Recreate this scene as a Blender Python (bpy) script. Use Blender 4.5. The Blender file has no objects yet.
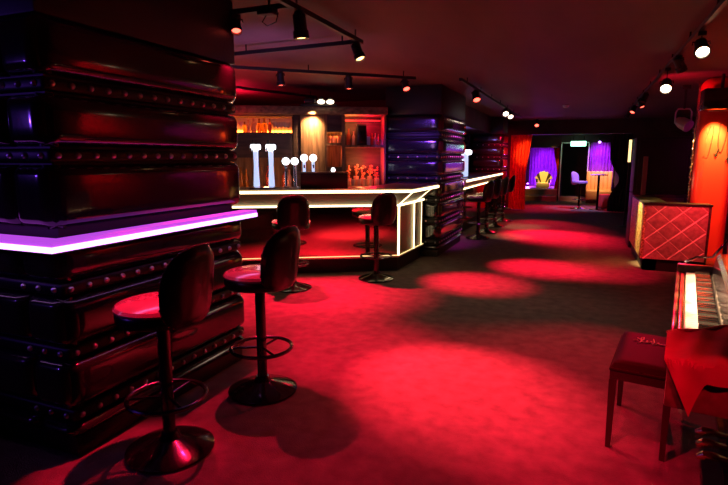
import bpy, bmesh, math, random
from mathutils import Vector, Matrix
random.seed(7)
S = bpy.context.scene
C = S.collection
PI = math.pi

# ------------------------------------------------------------------ materials
def mat(name, col, rough=.5, metal=0., coat=0., spec=.5, trans=0., em=None, ems=0., alpha=1.):
    m = bpy.data.materials.new(name); m.use_nodes = True
    b = m.node_tree.nodes['Principled BSDF']
    b.inputs['Base Color'].default_value = (*col, 1)
    b.inputs['Roughness'].default_value = rough
    b.inputs['Metallic'].default_value = metal
    b.inputs['Coat Weight'].default_value = coat
    b.inputs['Coat Roughness'].default_value = .08
    b.inputs['Specular IOR Level'].default_value = spec
    b.inputs['Transmission Weight'].default_value = trans
    if em:
        b.inputs['Emission Color'].default_value = (*em, 1)
        b.inputs['Emission Strength'].default_value = ems
    return m

def noisy(m, c1, c2, scale=8., detail=6., bump=0., stretch=None, lo=.35, hi=.65, bscale=None):
    nt = m.node_tree; N = nt.nodes; L = nt.links
    b = N['Principled BSDF']
    tc = N.new('ShaderNodeTexCoord'); mp = N.new('ShaderNodeMapping')
    if stretch: mp.inputs['Scale'].default_value = stretch
    L.new(tc.outputs['Object'], mp.inputs['Vector'])
    n = N.new('ShaderNodeTexNoise'); n.inputs['Scale'].default_value = scale; n.inputs['Detail'].default_value = detail
    L.new(mp.outputs['Vector'], n.inputs['Vector'])
    r = N.new('ShaderNodeValToRGB')
    r.color_ramp.elements[0].position = lo; r.color_ramp.elements[1].position = hi
    r.color_ramp.elements[0].color = (*c1, 1); r.color_ramp.elements[1].color = (*c2, 1)
    L.new(n.outputs['Fac'], r.inputs['Fac']); L.new(r.outputs['Color'], b.inputs['Base Color'])
    if bump:
        n2 = N.new('ShaderNodeTexNoise'); n2.inputs['Scale'].default_value = bscale or scale * 4; n2.inputs['Detail'].default_value = 4
        L.new(mp.outputs['Vector'], n2.inputs['Vector'])
        bp = N.new('ShaderNodeBump'); bp.inputs['Strength'].default_value = bump; bp.inputs['Distance'].default_value = .01
        L.new(n2.outputs['Fac'], bp.inputs['Height']); L.new(bp.outputs['Normal'], b.inputs['Normal'])
    return m

M = {}
M['vinyl'] = noisy(mat('black_vinyl', (.012, .009, .012), .15, coat=.6), (.010, .008, .010), (.016, .012, .015), 3, 3, bump=.06, bscale=9)
M['band'] = mat('black_band', (.008, .006, .008), .45, spec=.3)
M['core'] = mat('black_core', (.010, .008, .010), .5)
M['stud'] = mat('polished_stud', (.85, .78, .8), .32, metal=1)
M['carpet'] = noisy(mat('carpet', (.12, .1, .1), .95, spec=.1), (.105, .08, .072), (.185, .145, .13), 9, 12, bump=.9, bscale=130, lo=.25, hi=.75)
M['ceiling'] = noisy(mat('ceiling_paint', (.15, .1, .1), .75), (.07, .03, .034), (.11, .05, .052), 1.6, 3, stretch=(1, .25, 1))
M['wall'] = noisy(mat('dark_wall', (.03, .018, .02), .7), (.03, .012, .014), (.06, .025, .028), 2, 4)
M['redwall'] = noisy(mat('red_wall', (.3, .02, .03), .6), (.25, .015, .03), (.36, .03, .05), 2, 4)
M['black'] = mat('matte_black', (.008, .007, .008), .55)
M['blackgloss'] = mat('gloss_black', (.012, .01, .012), .18, coat=.5)
M['chrome'] = mat('chrome', (.7, .68, .7), .12, metal=1)
M['darkmetal'] = mat('dark_metal', (.10, .095, .1), .25, metal=1)
M['stoolmetal'] = mat('black_enamel', (.006, .005, .006), .16, coat=.25, spec=.4)
M['seat'] = noisy(mat('seat_vinyl', (.3, .2, .2), .22, coat=.6), (.24, .13, .14), (.32, .18, .19), 6, 3, bump=.05, bscale=14)
M['backvinyl'] = mat('back_vinyl', (.005, .004, .005), .28, coat=.15, spec=.35)
M['palewall'] = mat('pale_backing', (.75, .6, .5), .5)
M['wood'] = noisy(mat('rough_wood', (.25, .15, .08), .65), (.13, .075, .04), (.33, .2, .11), 5, 8, bump=.5, stretch=(5, 5, .5))
M['woodbeam'] = noisy(mat('beam_wood', (.2, .12, .07), .65), (.10, .06, .035), (.26, .16, .09), 5, 8, bump=.5, stretch=(.6, 5, 5))
M['darkwood'] = noisy(mat('dark_wood', (.06, .035, .025), .5), (.035, .02, .014), (.08, .05, .035), 6, 6, stretch=(.6, 4, 4))
M['bartop'] = noisy(mat('bar_top', (.2, .13, .09), .3, coat=.3), (.13, .085, .055), (.22, .15, .1), 8, 6, stretch=(.4, 3, 3))
M['mirror'] = noisy(mat('bronze_mirror', (.5, .4, .28), .06, metal=1), (.72, .55, .38), (.85, .66, .48), 1.5, 3)
M['fascia'] = mat('bronze_fascia', (.10, .065, .04), .45, metal=.3)
M['olive'] = mat('olive_panel', (.20, .16, .07), .35, metal=.4)
M['trimmetal'] = mat('trim_metal', (.8, .65, .5), .3, metal=1)
M['led'] = mat('warm_led', (1, .9, .7), .5, em=(1, .80, .42), ems=4.5)
M['ledthin'] = mat('warm_led_dim', (1, .9, .7), .5, em=(1, .70, .28), ems=2.0)
M['purpleled'] = mat('purple_led', (.6, .3, 1), .5, em=(.74, .30, 1.0), ems=4.2)
M['purpletop'] = noisy(mat('purple_acrylic', (.3, .12, .4), .3, em=(.58, .08, .9), ems=.85), (.25, .1, .4), (.4, .15, .5), 5)
M['orangeled'] = mat('orange_led', (1, .4, .1), .5, em=(1, .22, .02), ems=26)
M['redled'] = mat('red_led', (1, .1, .1), .5, em=(1, .02, .03), ems=1.5)
M['whiteglow'] = mat('white_glow', (1, 1, 1), .4, em=(.85, .92, 1), ems=3.2)
M['towerglow'] = mat('tower_glow', (.6, .7, 1), .25, em=(.55, .68, 1), ems=1.0)
M['lenswarm'] = mat('warm_lens', (1, .8, .5), .3, em=(1, .55, .2), ems=6)
M['lensbulb'] = mat('bulb_lens', (1, .9, .7), .3, em=(1, .72, .42), ems=14)
M['lensred'] = mat('red_lens', (1, .2, .1), .3, em=(1, .08, .05), ems=6)
M['lenspale'] = mat('pale_lens', (1, .9, .8), .3, em=(1, .8, .55), ems=5)
M['greenglow'] = mat('green_glow', (.6, 1, .8), .4, em=(.35, 1, .6), ems=3.0)
M['purplelens'] = mat('violet_lens', (.7, .4, 1), .4, em=(.55, .2, 1), ems=5)
M['amber'] = mat('amber_glass', (.75, .30, .06), .08, trans=.55, coat=.3)
M['clear'] = mat('clear_glass', (.95, .9, .85), .05, trans=.85, coat=.3)
M['glassware'] = mat('lit_glassware', (1, .75, .6), .15, trans=.25, coat=.4)
M['redglass'] = mat('red_glass', (.7, .12, .06), .1, trans=.4, coat=.3)
M['pinkglass'] = mat('pink_glass', (.95, .45, .35), .1, trans=.25, coat=.3)
M['dkglass'] = mat('dark_glass', (.03, .02, .015), .08, coat=.5)
M['blueitem'] = mat('pale_blue_label', (.35, .5, .75), .5)
M['redcol'] = mat('red_lacquer', (.75, .06, .045), .22, coat=.8)
M['gold'] = noisy(mat('gold_vinyl', (.65, .42, .2), .38, coat=.2, metal=.3), (.42, .26, .22), (.58, .38, .30), 22, 5, bump=.3)
M['goldpipe'] = mat('gold_piping', (1, .85, .7), .35)
M['sequin'] = noisy(mat('gold_sequin', (.8, .6, .25), .35, metal=.6), (.4, .24, .07), (1, .82, .38), 40, 3, bump=.8, lo=.42, hi=.58)
M['whitekey'] = mat('ivory', (.85, .78, .68), .25, coat=.3)
M['blackkey'] = mat('ebony', (.012, .01, .01), .2, coat=.5)
M['pianowood'] = noisy(mat('piano_wood', (.22, .11, .06), .28, coat=.5), (.15, .07, .035), (.26, .14, .075), 5, 6, stretch=(4, .5, 4))
M['stitch'] = mat('gold_stitching', (.95, .78, .45), .5)
M['brass'] = mat('brass', (.9, .62, .28), .25, metal=1)
M['velvetred'] = noisy(mat('red_velvet_cloth', (.5, .03, .08), .8), (.36, .008, .05), (.48, .012, .07), 7, 3)
M['fringe'] = noisy(mat('gold_fringe', (.75, .52, .25), .6), (.45, .28, .12), (.85, .6, .3), 60, 2)
M['benchleather'] = mat('oxblood_leather', (.035, .004, .008), .6, spec=.05)
M['benchwood'] = mat('dark_bench_wood', (.05, .015, .014), .35, coat=.3)
M['curtred'] = noisy(mat('red_curtain', (.6, .04, .03), .7), (.45, .025, .02), (.7, .06, .04), 9, 3)
M['curtpurple'] = noisy(mat('purple_curtain', (.35, .08, .55), .7), (.28, .06, .48), (.42, .1, .62), 9, 3)
M['curtblack'] = noisy(mat('black_drape', (.03, .018, .016), .8), (.02, .012, .012), (.045, .028, .022), 9, 3)
M['throne'] = mat('throne_gold', (.85, .62, .2), .45)
M['thronedark'] = mat('throne_dark', (.04, .02, .01), .4)
M['sofa'] = mat('sofa_gold', (.8, .5, .22), .5)
M['violetseat'] = mat('violet_seat', (.45, .3, .75), .35)
M['redpouf'] = mat('red_pouf', (.55, .04, .04), .6)
M['paleframe'] = mat('pale_frame', (.75, .8, .78), .4)
M['brownpost'] = mat('brown_post', (.3, .18, .1), .6)
M['greylamp'] = mat('grey_lamp', (.45, .42, .45), .4, metal=.3)
M['stage'] = mat('stage_floor', (.25, .18, .17), .35)
M['flower'] = noisy(mat('orange_garnish', (.9, .25, .1), .5), (.7, .05, .03), (1, .5, .25), 25)

# ------------------------------------------------------------------ mesh helpers
class MB:
    def __init__(s): s.bm = bmesh.new()
    def box(s, x0, x1, y0, y1, z0, z1, bev=0., seg=2):
        b = bmesh.new(); r = bmesh.ops.create_cube(b, size=1)
        for v in b.verts:
            v.co = Vector(((x0+x1)/2+v.co.x*(x1-x0), (y0+y1)/2+v.co.y*(y1-y0), (z0+z1)/2+v.co.z*(z1-z0)))
        if bev: bmesh.ops.bevel(b, geom=b.edges[:], offset=bev, segments=seg, profile=.5, affect='EDGES')
        s.merge(b); return s
    def merge(s, b, mtx=None):
        if mtx: bmesh.ops.transform(b, matrix=mtx, verts=b.verts[:])
        me = bpy.data.meshes.new('t'); b.to_mesh(me); b.free(); s.bm.from_mesh(me); bpy.data.meshes.remove(me)
    def prism(s, poly, z0, z1, bev=0.):
        b = bmesh.new()
        lo = [b.verts.new((x, y, z0)) for x, y in poly]; hi = [b.verts.new((x, y, z1)) for x, y in poly]
        n = len(poly)
        b.faces.new(lo[::-1]); b.faces.new(hi)
        for i in range(n): b.faces.new((lo[i], lo[(i+1) % n], hi[(i+1) % n], hi[i]))
        bmesh.ops.recalc_face_normals(b, faces=b.faces[:])
        if bev: bmesh.ops.bevel(b, geom=b.edges[:], offset=bev, segments=2, profile=.5, affect='EDGES')
        s.merge(b); return s
    def hexa(s, p):   # 8 points: bottom 4 then top 4
        v = [s.bm.verts.new(q) for q in p]
        for f in ((3,2,1,0),(4,5,6,7),(0,1,5,4),(1,2,6,5),(2,3,7,6),(3,0,4,7)): s.bm.faces.new([v[i] for i in f])
        return s
    def lathe(s, prof, c=(0, 0, 0), n=28, mtx=None):
        b = bmesh.new(); rings = []
        for r, z in prof:
            if r < 1e-5: rings.append([b.verts.new((0, 0, z))])
            else: rings.append([b.verts.new((r*math.cos(2*PI*i/n), r*math.sin(2*PI*i/n), z)) for i in range(n)])
        for a, d in zip(rings, rings[1:]):
            for i in range(n):
                j = (i+1) % n
                if len(a) == 1 and len(d) == 1: continue
                if len(a) == 1: b.faces.new((a[0], d[j], d[i]))
                elif len(d) == 1: b.faces.new((a[i], a[j], d[0]))
                else: b.faces.new((a[i], a[j], d[j], d[i]))
        bmesh.ops.recalc_face_normals(b, faces=b.faces[:])
        s.merge(b, Matrix.Translation(c) @ (mtx or Matrix())); return s
    def cyl(s, p, q, r, r2=None, n=16):
        p, q = Vector(p), Vector(q); d = q-p; r2 = r if r2 is None else r2
        m = d.to_track_quat('Z', 'Y').to_matrix().to_4x4()
        return s.lathe([(0, 0), (r, 0), (r2, d.length), (0, d.length)], p, n, m)
    def tube(s, pts, r, n=8, closed=False):
        pts = [Vector(p) for p in pts]; b = bmesh.new(); rings = []; k = len(pts); up = None
        for i, p in enumerate(pts):
            if closed: t = pts[(i+1) % k]-pts[i-1]
            else: t = pts[min(i+1, k-1)]-pts[max(i-1, 0)]
            t.normalize()
            if up is None:
                up = t.orthogonal().normalized()
            up = (up-t*up.dot(t))
            if up.length < 1e-6: up = t.orthogonal()
            up.normalize(); w = t.cross(up)
            rr = r[i] if isinstance(r, (list, tuple)) else r
            rings.append([b.verts.new(p+rr*(math.cos(2*PI*j/n)*up+math.sin(2*PI*j/n)*w)) for j in range(n)])
        prs = list(zip(rings, rings[1:])) + ([(rings[-1], rings[0])] if closed else [])
        for a, d in prs:
            for j in range(n): b.faces.new((a[j], a[(j+1) % n], d[(j+1) % n], d[j]))
        if not closed: b.faces.new(rings[0][::-1]); b.faces.new(rings[-1])
        bmesh.ops.recalc_face_normals(b, faces=b.faces[:])
        s.merge(b); return s
    def sphere(s, c, r, n=12, sc=(1, 1, 1)):
        b = bmesh.new(); bmesh.ops.create_uvsphere(b, u_segments=n, v_segments=max(6, n//2), radius=r)
        s.merge(b, Matrix.Translation(c) @ Matrix.Diagonal((*sc, 1))); return s
    def torus(s, c, R, r, n=36, m=8):
        return s.tube([(c[0]+R*math.cos(2*PI*i/n), c[1]+R*math.sin(2*PI*i/n), c[2]) for i in range(n)], r, m, True)
    def build(s, name, m, parent=None, world=False, smooth=True, kind=None):
        if parent is not None and world:
            bmesh.ops.transform(s.bm, matrix=parent.matrix_basis.inverted(), verts=s.bm.verts[:])
        me = bpy.data.meshes.new(name); s.bm.to_mesh(me); s.bm.free()
        me.materials.append(m)
        if smooth:
            for p in me.polygons: p.use_smooth = True
            me.set_sharp_from_angle(angle=.6)
        o = bpy.data.objects.new(name, me); C.objects.link(o)
        if parent is not None: o.parent = parent
        if kind: o['kind'] = kind
        return o

def tag(o, label, cat, group=None):
    o['label'] = label; o['category'] = cat
    if group: o['group'] = group
    return o
def thing(name, label, cat, loc=(0, 0, 0), rz=0., group=None):
    o = bpy.data.objects.new(name, None); C.objects.link(o); o.empty_display_size = .1
    o.location = loc; o.rotation_euler = (0, 0, rz)
    o.matrix_basis = Matrix.Translation(loc) @ Matrix.Rotation(rz, 4, 'Z')
    return tag(o, label, cat, group)
def center_origin(o):
    """put a single-mesh thing's origin at its base"""
    me = o.data; xs = [v.co for v in me.vertices]
    c = Vector((sum(v.x for v in xs)/len(xs), sum(v.y for v in xs)/len(xs), min(v.z for v in xs)))
    me.transform(Matrix.Translation(-c)); o.location = o.location + c
    return o
def dup(root, loc, rz, label, group=None):
    r = root.copy(); C.objects.link(r); r.location = loc; r.rotation_euler = (0, 0, rz)
    r['label'] = label
    if group: r['group'] = group
    for ch in list(root.children):
        c = ch.copy(); C.objects.link(c); c.parent = r
        for g in list(ch.children):
            d = g.copy(); C.objects.link(d); d.parent = c
    return r

# ------------------------------------------------------------------ camera
cam = bpy.data.cameras.new('camera'); co = bpy.data.objects.new('camera', cam); C.objects.link(co)
co.location = (0, 0, 1.6); co.rotation_euler = (math.radians(90-9.273), 0, math.radians(22.291))
cam.lens = 25.71; cam.sensor_width = 36; cam.clip_start = .05; cam.clip_end = 100
S.camera = co

# ------------------------------------------------------------------ room shell
CZ = 2.72
MB().box(-8, 3, -2, 24.5, -.1, 0).build('floor', M['carpet'], kind='structure')
MB().box(-8, 3, -2, 24.5, CZ, CZ+.1).build('ceiling', M['ceiling'], kind='structure')
MB().box(-8.1, -8, -2, 24.5, -.1, CZ+.1).build('wall_left', M['wall'], kind='structure')
MB().box(3, 3.1, -2, 24.5, -.1, CZ+.1).build('wall_right', M['redwall'], kind='structure')
MB().box(-8.1, 3.1, -2.1, -2, -.1, CZ+.1).build('wall_back', M['wall'], kind='structure')
MB().box(-8.1, 3.1, 24.5, 24.6, -.1, CZ+.1).build('wall_far', M['wall'], kind='structure')
# soffits
MB().box(-8, -2.35, 9.9, 16.3, 2.28, CZ).build('trim_1', M['wall'], kind='structure')     # bulkhead over the second bar
MB().box(-8, 3, 17.1, 17.5, 2.3, CZ).build('trim_2', M['wall'], kind='structure')         # header before the end room
MB().box(.25, 3, 1.5, 1.9, 2.64, CZ).build('trim_3', M['ceiling'], kind='structure')
MB().box(-8, -2.0, 16.9, 17.5, 0, 2.3).build('trim_4', M['wall'], kind='structure')       # wing walls of the end room
MB().box(1.35, 3, 17.1, 17.5, 0, 2.3).build('trim_5', M['wall'], kind='structure')
# end wall with alcove and doorway
MB().box(-8, -2.02, 21, 21.2, 0, CZ).box(-2.02, -.72, 21, 21.2, 1.97, CZ).box(-.72, -.64, 21, 21.2, 0, CZ).box(-.64, .3, 21, 21.2, 2.15, CZ).box(.3, 3, 21, 21.2, 0, CZ).build('wall_end', M['wall'], kind='structure')
MB().box(-2.02, -.72, 20.4, 21, 0, .2).build('trim_6', M['stage'], kind='structure')
MB().box(-2.02, -.72, 21.0, 24.4, 0, .43).build('trim_7', M['stage'], kind='structure')
MB().box(-.64, .3, 20.8, 21.2, 0, .16).build('trim_8', M['stage'], kind='structure')

# ------------------------------------------------------------------ padded studded columns
def g(e, r):
    return 1. if e >= r else math.sqrt(max(0, 1-(1-e/r)**2))
def pad_mesh(L, Hh, D, flip=False):
    """padding panel: local u along +X 0..L, v along +Z 0..H, bulge along -Y"""
    mb = MB(); b = mb.bm
    def samples(T, r, nmid):
        a = [r*(1-math.cos(PI/2*i/6)) for i in range(7)]
        mid = [r+(T-2*r)*i/nmid for i in range(1, nmid)]
        return a+mid+[T-x for x in reversed(a)]
    U = samples(L, min(.06, L/2.2), 8); Vv = samples(Hh, min(.055, Hh/2.2), 4)
    grid = []
    for u in U:
        row = []
        for v in Vv:
            du = g(min(u, L-u), .06); dv = g(min(v, Hh-v), .055)
            puff = .95+.05*math.sin(PI*v/Hh)*(.75+.25*math.sin(PI*u/L))
            row.append(b.verts.new((u, -D*du*dv*puff, v)))
        grid.append(row)
    for i in range(len(U)-1):
        for j in range(len(Vv)-1):
            b.faces.new((grid[i][j], grid[i+1][j], grid[i+1][j+1], grid[i][j+1]))
    # closed back
    n, m_ = len(U), len(Vv)
    loop = [grid[i][0] for i in range(n)]+[grid[n-1][j] for j in range(1, m_)]+[grid[i][m_-1] for i in range(n-2, -1, -1)]+[grid[0][j] for j in range(m_-2, 0, -1)]
    back = [b.verts.new((v.co.x, .012, v.co.z)) for v in loop]
    k = len(loop)
    for i in range(k): b.faces.new((loop[(i+1) % k], loop[i], back[i], back[(i+1) % k]))
    b.faces.new(back)
    bmesh.ops.recalc_face_normals(b, faces=b.faces[:])
    return mb
stud_me = None
def make_stud(parent, loc):
    global stud_me
    if stud_me is None:
        o = MB().sphere((0, 0, 0), .017, 12).build('stud', M['stud'])
        stud_me = o.data
    else:
        o = bpy.data.objects.new('stud', stud_me); C.objects.link(o)
    o.parent = parent; o.location = loc
    return o

def column(name, label, x0, x1, y0, y1, rows, ztop, spac_r, spac_f, fx0=None, fsplit=None, plain=()):
    """x1 = face towards the aisle, y0 = face towards the camera; padding .07 proud of a core"""
    t = thing(name, label, 'column', ((x0+x1)/2, (y0+y1)/2, 0))
    D = .075
    MB().box(x0+D, x1-D, y0+D, y1-D, 0, CZ-.002).build('core', M['core'], t, True)
    ox, oy = (x0+x1)/2, (y0+y1)/2
    zs = [0]+sorted(rows+list(plain))+[ztop]
    bh = .045
    for i in range(len(zs)-1):
        a = zs[i]+(bh if i > 0 else .12); b_ = zs[i+1]-(bh if i+1 < len(zs)-1 else 0)
        for face in ('front', 'side'):
            L = (x1-x0-2*.03) if face == 'front' else (y1-y0-2*.03)
            segs = [(0, L)]
            if face == 'front' and fsplit: segs = [(0, L-fsplit-.01), (L-fsplit, fsplit)]
            for so, sl in segs:
                mb = pad_mesh(sl, b_-a, D)
                if face == 'front': m_ = Matrix.Translation((x0+.03+so, y0+D, a))
                else: m_ = Matrix.Translation((x1-D, y0+.03, a)) @ Matrix.Rotation(PI/2, 4, 'Z')
                bmesh.ops.transform(mb.bm, matrix=m_, verts=mb.bm.verts[:])
                mb.build('pad', M['vinyl'], t, True)
    MB().box(x0+.02, x1-.035, y0+.03, y1-.02, ztop+.004, CZ-.001, .012).build('top_casing', M['core'], t, True)
    MB().box(x0+.05, x1-.05, y0+.05, y1-.05, 0, .115, .01).build('plinth', M['black'], t, True)
    for z in rows:
        MB().box(x0+.03, x1-.03, y0+.035, y1-.03, z-.035, z+.035, .022, 3).build('stud_band', M['band'], t, True)
    n = 0
    for z in rows:
        k = int((y1-y0-.16)/spac_r)
        for i in range(k+1):
            if n < 100: make_stud(t, (x1-.03-ox, y0+.08+i*(y1-y0-.16)/k-oy, z)); n += 1
        xs = []; x = x1-.09
        while x > (fx0 if fx0 is not None else x0+.06): xs.append(x); x -= spac_f
        for x in xs:
            if n < 100: make_stud(t, (x-ox, y0+.035-oy, z)); n += 1
    return t

RW = [.24, .585, .93, 1.27, 1.61, 1.955, ]
column('padded_column', 'nearest big black padded vinyl column with studded bands, carrying the purple-lit drink ledge', -3.5, -2.36, 1.76, 3.36, [.24, .585, .93, 1.61, 1.955], 2.27, .105, .115, -2.72, .27, (1.20,))
column('padded_column', 'black padded studded column at the end of the long mirrored bar', -2.98, -2.0, 8.1, 9.98, RW, 2.27, .15, .16)
column('padded_column', 'farthest padded studded column, glowing red beside the red curtain', -2.9, -1.99, 15.1, 16.2, RW, 2.25, .16, .16)

# purple drink ledge round the first column
t = thing('drink_ledge', 'purple glowing ledge wrapped around the nearest padded column', 'shelf', (-2.36, 1.76, 1.15))
ix, iy = -2.375, 1.775   # inner (pad face)
ex, ey = -2.265, 1.665   # outer
MB().prism([(-3.5, ey), (ex, ey), (ex, 3.36), (ix, 3.34), (ix, iy), (-3.5, iy)], 1.183, 1.205).build('ledge_top', M['purpletop'], t, True, smooth=False)
MB().prism([(-3.5, ey+.015), (ex-.015, ey+.015), (ex-.015, 3.345), (ix, 3.335), (ix, iy), (-3.5, iy)], 1.145, 1.183).build('ledge_body', M['black'], t, True, smooth=False)
a = MB().prism([(-3.5, ey-.004), (ex+.004, ey-.004), (ex+.004, 3.36), (ex-.012, 3.36), (ex-.012, ey+.012), (-3.5, ey+.012)], 1.155, 1.183)
a.build('led_strip', M['purpleled'], t, True, smooth=False)

# ------------------------------------------------------------------ bar stools
def back_mesh(ribs=True):
    mb = MB(); b = mb.bm
    W, Zb, Zt = .215, .745, 1.165
    def outline(th):
        c, s_ = math.cos(th), math.sin(th)
        y = W*math.copysign(abs(c)**.8, c)
        zc = .945
        z = zc+(Zt-zc)*abs(s_)**.85 if s_ >= 0 else zc-(zc-Zb)*abs(s_)**.55
        if s_ < 0: y = W*math.copysign(abs(c)**.45, c)*(1-.12*abs(s_))
        return y, z
    n, kr = 48, 9
    R = .30
    def place(y, z, off):
        ph = y/R
        lean = (z-.75)*.13
        rr = R+off
        return Vector((rr*math.cos(ph)-R+.205+lean, rr*math.sin(ph), z))
    sides = []
    for sgn in (1, -1):
        rings = []
        for k in range(kr+1):
            tt = k/kr
            th_ = .032*math.sqrt(max(0, 1-tt**5))
            ring = []
            for i in range(n):
                y, z = outline(2*PI*i/n); y *= tt; z = .945+(z-.945)*tt
                o_ = th_
                if ribs: o_ *= 1-.16*(1-tt**3)*(abs(math.cos(y/W*PI*2.5))**8)
                ring.append(place(y, z, sgn*o_))
            rings.append(ring)
        sides.append(rings)
    vf = []
    for rings in sides:
        vv = []
        for k, ring in enumerate(rings):
            if k == 0: vv.append([b.verts.new(ring[0])])
            else: vv.append([b.verts.new(p) for p in ring])
        vf.append(vv)
    for s_i, vv in enumerate(vf):
        for k in range(kr):
            A, B = vv[k], vv[k+1]
            for i in range(n):
                j = (i+1) % n
                if k == 0: b.faces.new((A[0], B[i], B[j]))
                else: b.faces.new((A[i], B[i], B[j], A[j]))
    A, B = vf[0][kr], vf[1][kr]
    for i in range(n):
        j = (i+1) % n; b.faces.new((A[i], A[j], B[j], B[i]))
    bmesh.ops.remove_doubles(b, verts=b.verts[:], dist=.0005)
    bmesh.ops.recalc_face_normals(b, faces=b.faces[:])
    studs = [place(*[q*1.0 for q in outline(2*PI*i/30)], 0) for i in range(-5, 21)]
    return mb, studs

def make_stool(label, group):
    t = thing('bar_stool', label, 'bar stool', (0, 0, 0), 0, group)
    MB().lathe([(0, 0), (.225, 0), (.235, .006), (.235, .016), (.20, .032), (.12, .052), (.06, .075), (.042, .11), (0, .11)], n=40).build('base', M['stoolmetal'], t)
    MB().lathe([(0, .10), (.034, .10), (.034, .74), (.055, .755), (0, .755)], n=20).build('pole', M['stoolmetal'], t)
    f = MB().torus((0, 0, .315), .205, .0125)
    f.build('footrest', M['darkmetal'], t)
    f = MB()
    for a in (PI*.5, PI*1.17, PI*1.83): f.cyl((.03*math.cos(a), .03*math.sin(a), .315), (.205*math.cos(a), .205*math.sin(a), .315), .008, n=8)
    f.build('footrest_spokes', M['darkmetal'], t)
    MB().lathe([(0, .745), (.19, .745), (.222, .755), (.232, .775), (.232, .805), (.226, .815), (0, .815)], n=40).build('seat_band', M['backvinyl'], t)
    MB().lathe([(0, .812), (.222, .812), (.234, .82), (.236, .832), (.224, .848), (.19, .858), (.1, .864), (0, .866)], n=40).build('seat', M['seat'], t)
    mb, st = back_mesh()
    bk = mb.build('backrest', M['backvinyl'], t)
    s_ = MB(); s_.tube(st, .0035, 5)
    for p in st: s_.sphere(p, .007, 6)
    s_.build('stud_trim', M['darkmetal'], bk)
    return t
GST = 'black bar stools'
st0 = make_stool('nearest black bar stool with a shiny red-lit seat, at the left under the purple ledge', GST)
st0.location = (-2.005, 2.06, 0); st0.rotation_euler = (0, 0, math.radians(4))
for (x, y, a, lab) in [
    (-1.945, 2.89, -2, 'second bar stool along the purple ledge, its ring-shaped shadow on the red carpet'),
    (-3.2, 5.47, -50, 'bar stool partly hidden behind the second stool, facing the mirrored bar front'),
    (-2.42, 6.33, -33, 'bar stool alone near the lit corner of the mirrored bar'),
    (-1.80, 10.4, -12, 'nearest stool of the row at the far bar beyond the second column'),
    (-1.78, 11.3, -8, 'second stool of the row at the far bar beyond the second column'),
    (-1.76, 12.4, -10, 'third stool of the row at the far bar, counted from the nearest'),
    (-1.74, 13.6, -6, 'last stool of the row at the far bar, near the red curtain')]:
    dup(st0, (x, y, 0), math.radians(a), lab, GST)

# ------------------------------------------------------------------ long mirrored bar
A = Vector((-4.05, 5.6)); u = Vector((.869, .495)).normalized(); nn = Vector((-u.y, u.x))
ROT = math.atan2(u.y, u.x)
def B(s, d): p = A+u*s+nn*d; return (p.x, p.y)
def Bz(s, d, z): p = B(s, d); return (p[0], p[1], z)
K = B(2.3, 0); KP = B(2.16, .26)
S0 = -2.2
E0 = (-2.03, 8.02); EP = (-2.27, 8.02)
t = thing('bar_counter', 'long bar with bronze mirror front, outlined in warm white light strips', 'bar counter', (*B(.5, .5), 0), ROT)
inn = (-2.75, 8.02)
KI = B(1.75, .68)
MB().prism([B(S0, .30), (KP[0]-.03, KP[1]+.04), (EP[0]-.04, EP[1]), inn, (-2.75, KI[1]+.1), KI, B(S0, .68)], 0, .20).build('plinth', M['black'], t, True, smooth=False)
MB().prism([B(S0, .26), KP, EP, inn, (-2.75, KI[1]+.1), KI, B(S0, .66)], .20, .96).build('carcass', M['black'], t, True, smooth=False)
def panel_between(p, q, off, th, z0, z1, name, m, ins0=0., ins1=0.):
    p, q = Vector(p), Vector(q); d = (q-p).normalized(); o = Vector((d.y, -d.x))
    p = p+d*ins0; q = q-d*ins1
    a, b_ = p+o*off, q+o*off; c_, d_ = q+o*(off+th), p+o*(off+th)
    return MB().prism([a, b_, c_, d_], z0, z1).build(name, m, t, True, smooth=False)
P0 = B(S0, .26)
panel_between(P0, KP, .001, .006, .235, .935, 'front_panel', M['mirror'], .02, .015)
panel_between(KP, EP, .001, .006, .235, .935, 'end_panel', M['olive'], .015, .02)
panel_between(P0, KP, .001, .012, .205, .232, 'panel_trim', M['trimmetal'])
panel_between(KP, EP, .001, .012, .205, .232, 'panel_trim', M['trimmetal'])
panel_between(P0, KP, .008, .01, .232, .238, 'led_strip', M['ledthin'])
panel_between(KP, EP, .008, .01, .232, .238, 'led_strip', M['ledthin'])
# lower light line under the fascia
panel_between(P0, KP, .004, .018, .932, .956, 'led_strip', M['led'])
panel_between(KP, EP, .004, .018, .932, .956, 'led_strip', M['led'])
# verticals
def vert(pt, name='led_strip', r=.011):
    MB().box(pt[0]-r, pt[0]+r, pt[1]-r, pt[1]+r, .235, .94).build(name, M['led'], t, True, smooth=False)
vert((KP[0]+.008, KP[1]-.012))
vert((-2.262, KP[1]+.62), r=.007)
vert((-2.252, KP[1]+.98), r=.003)
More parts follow.
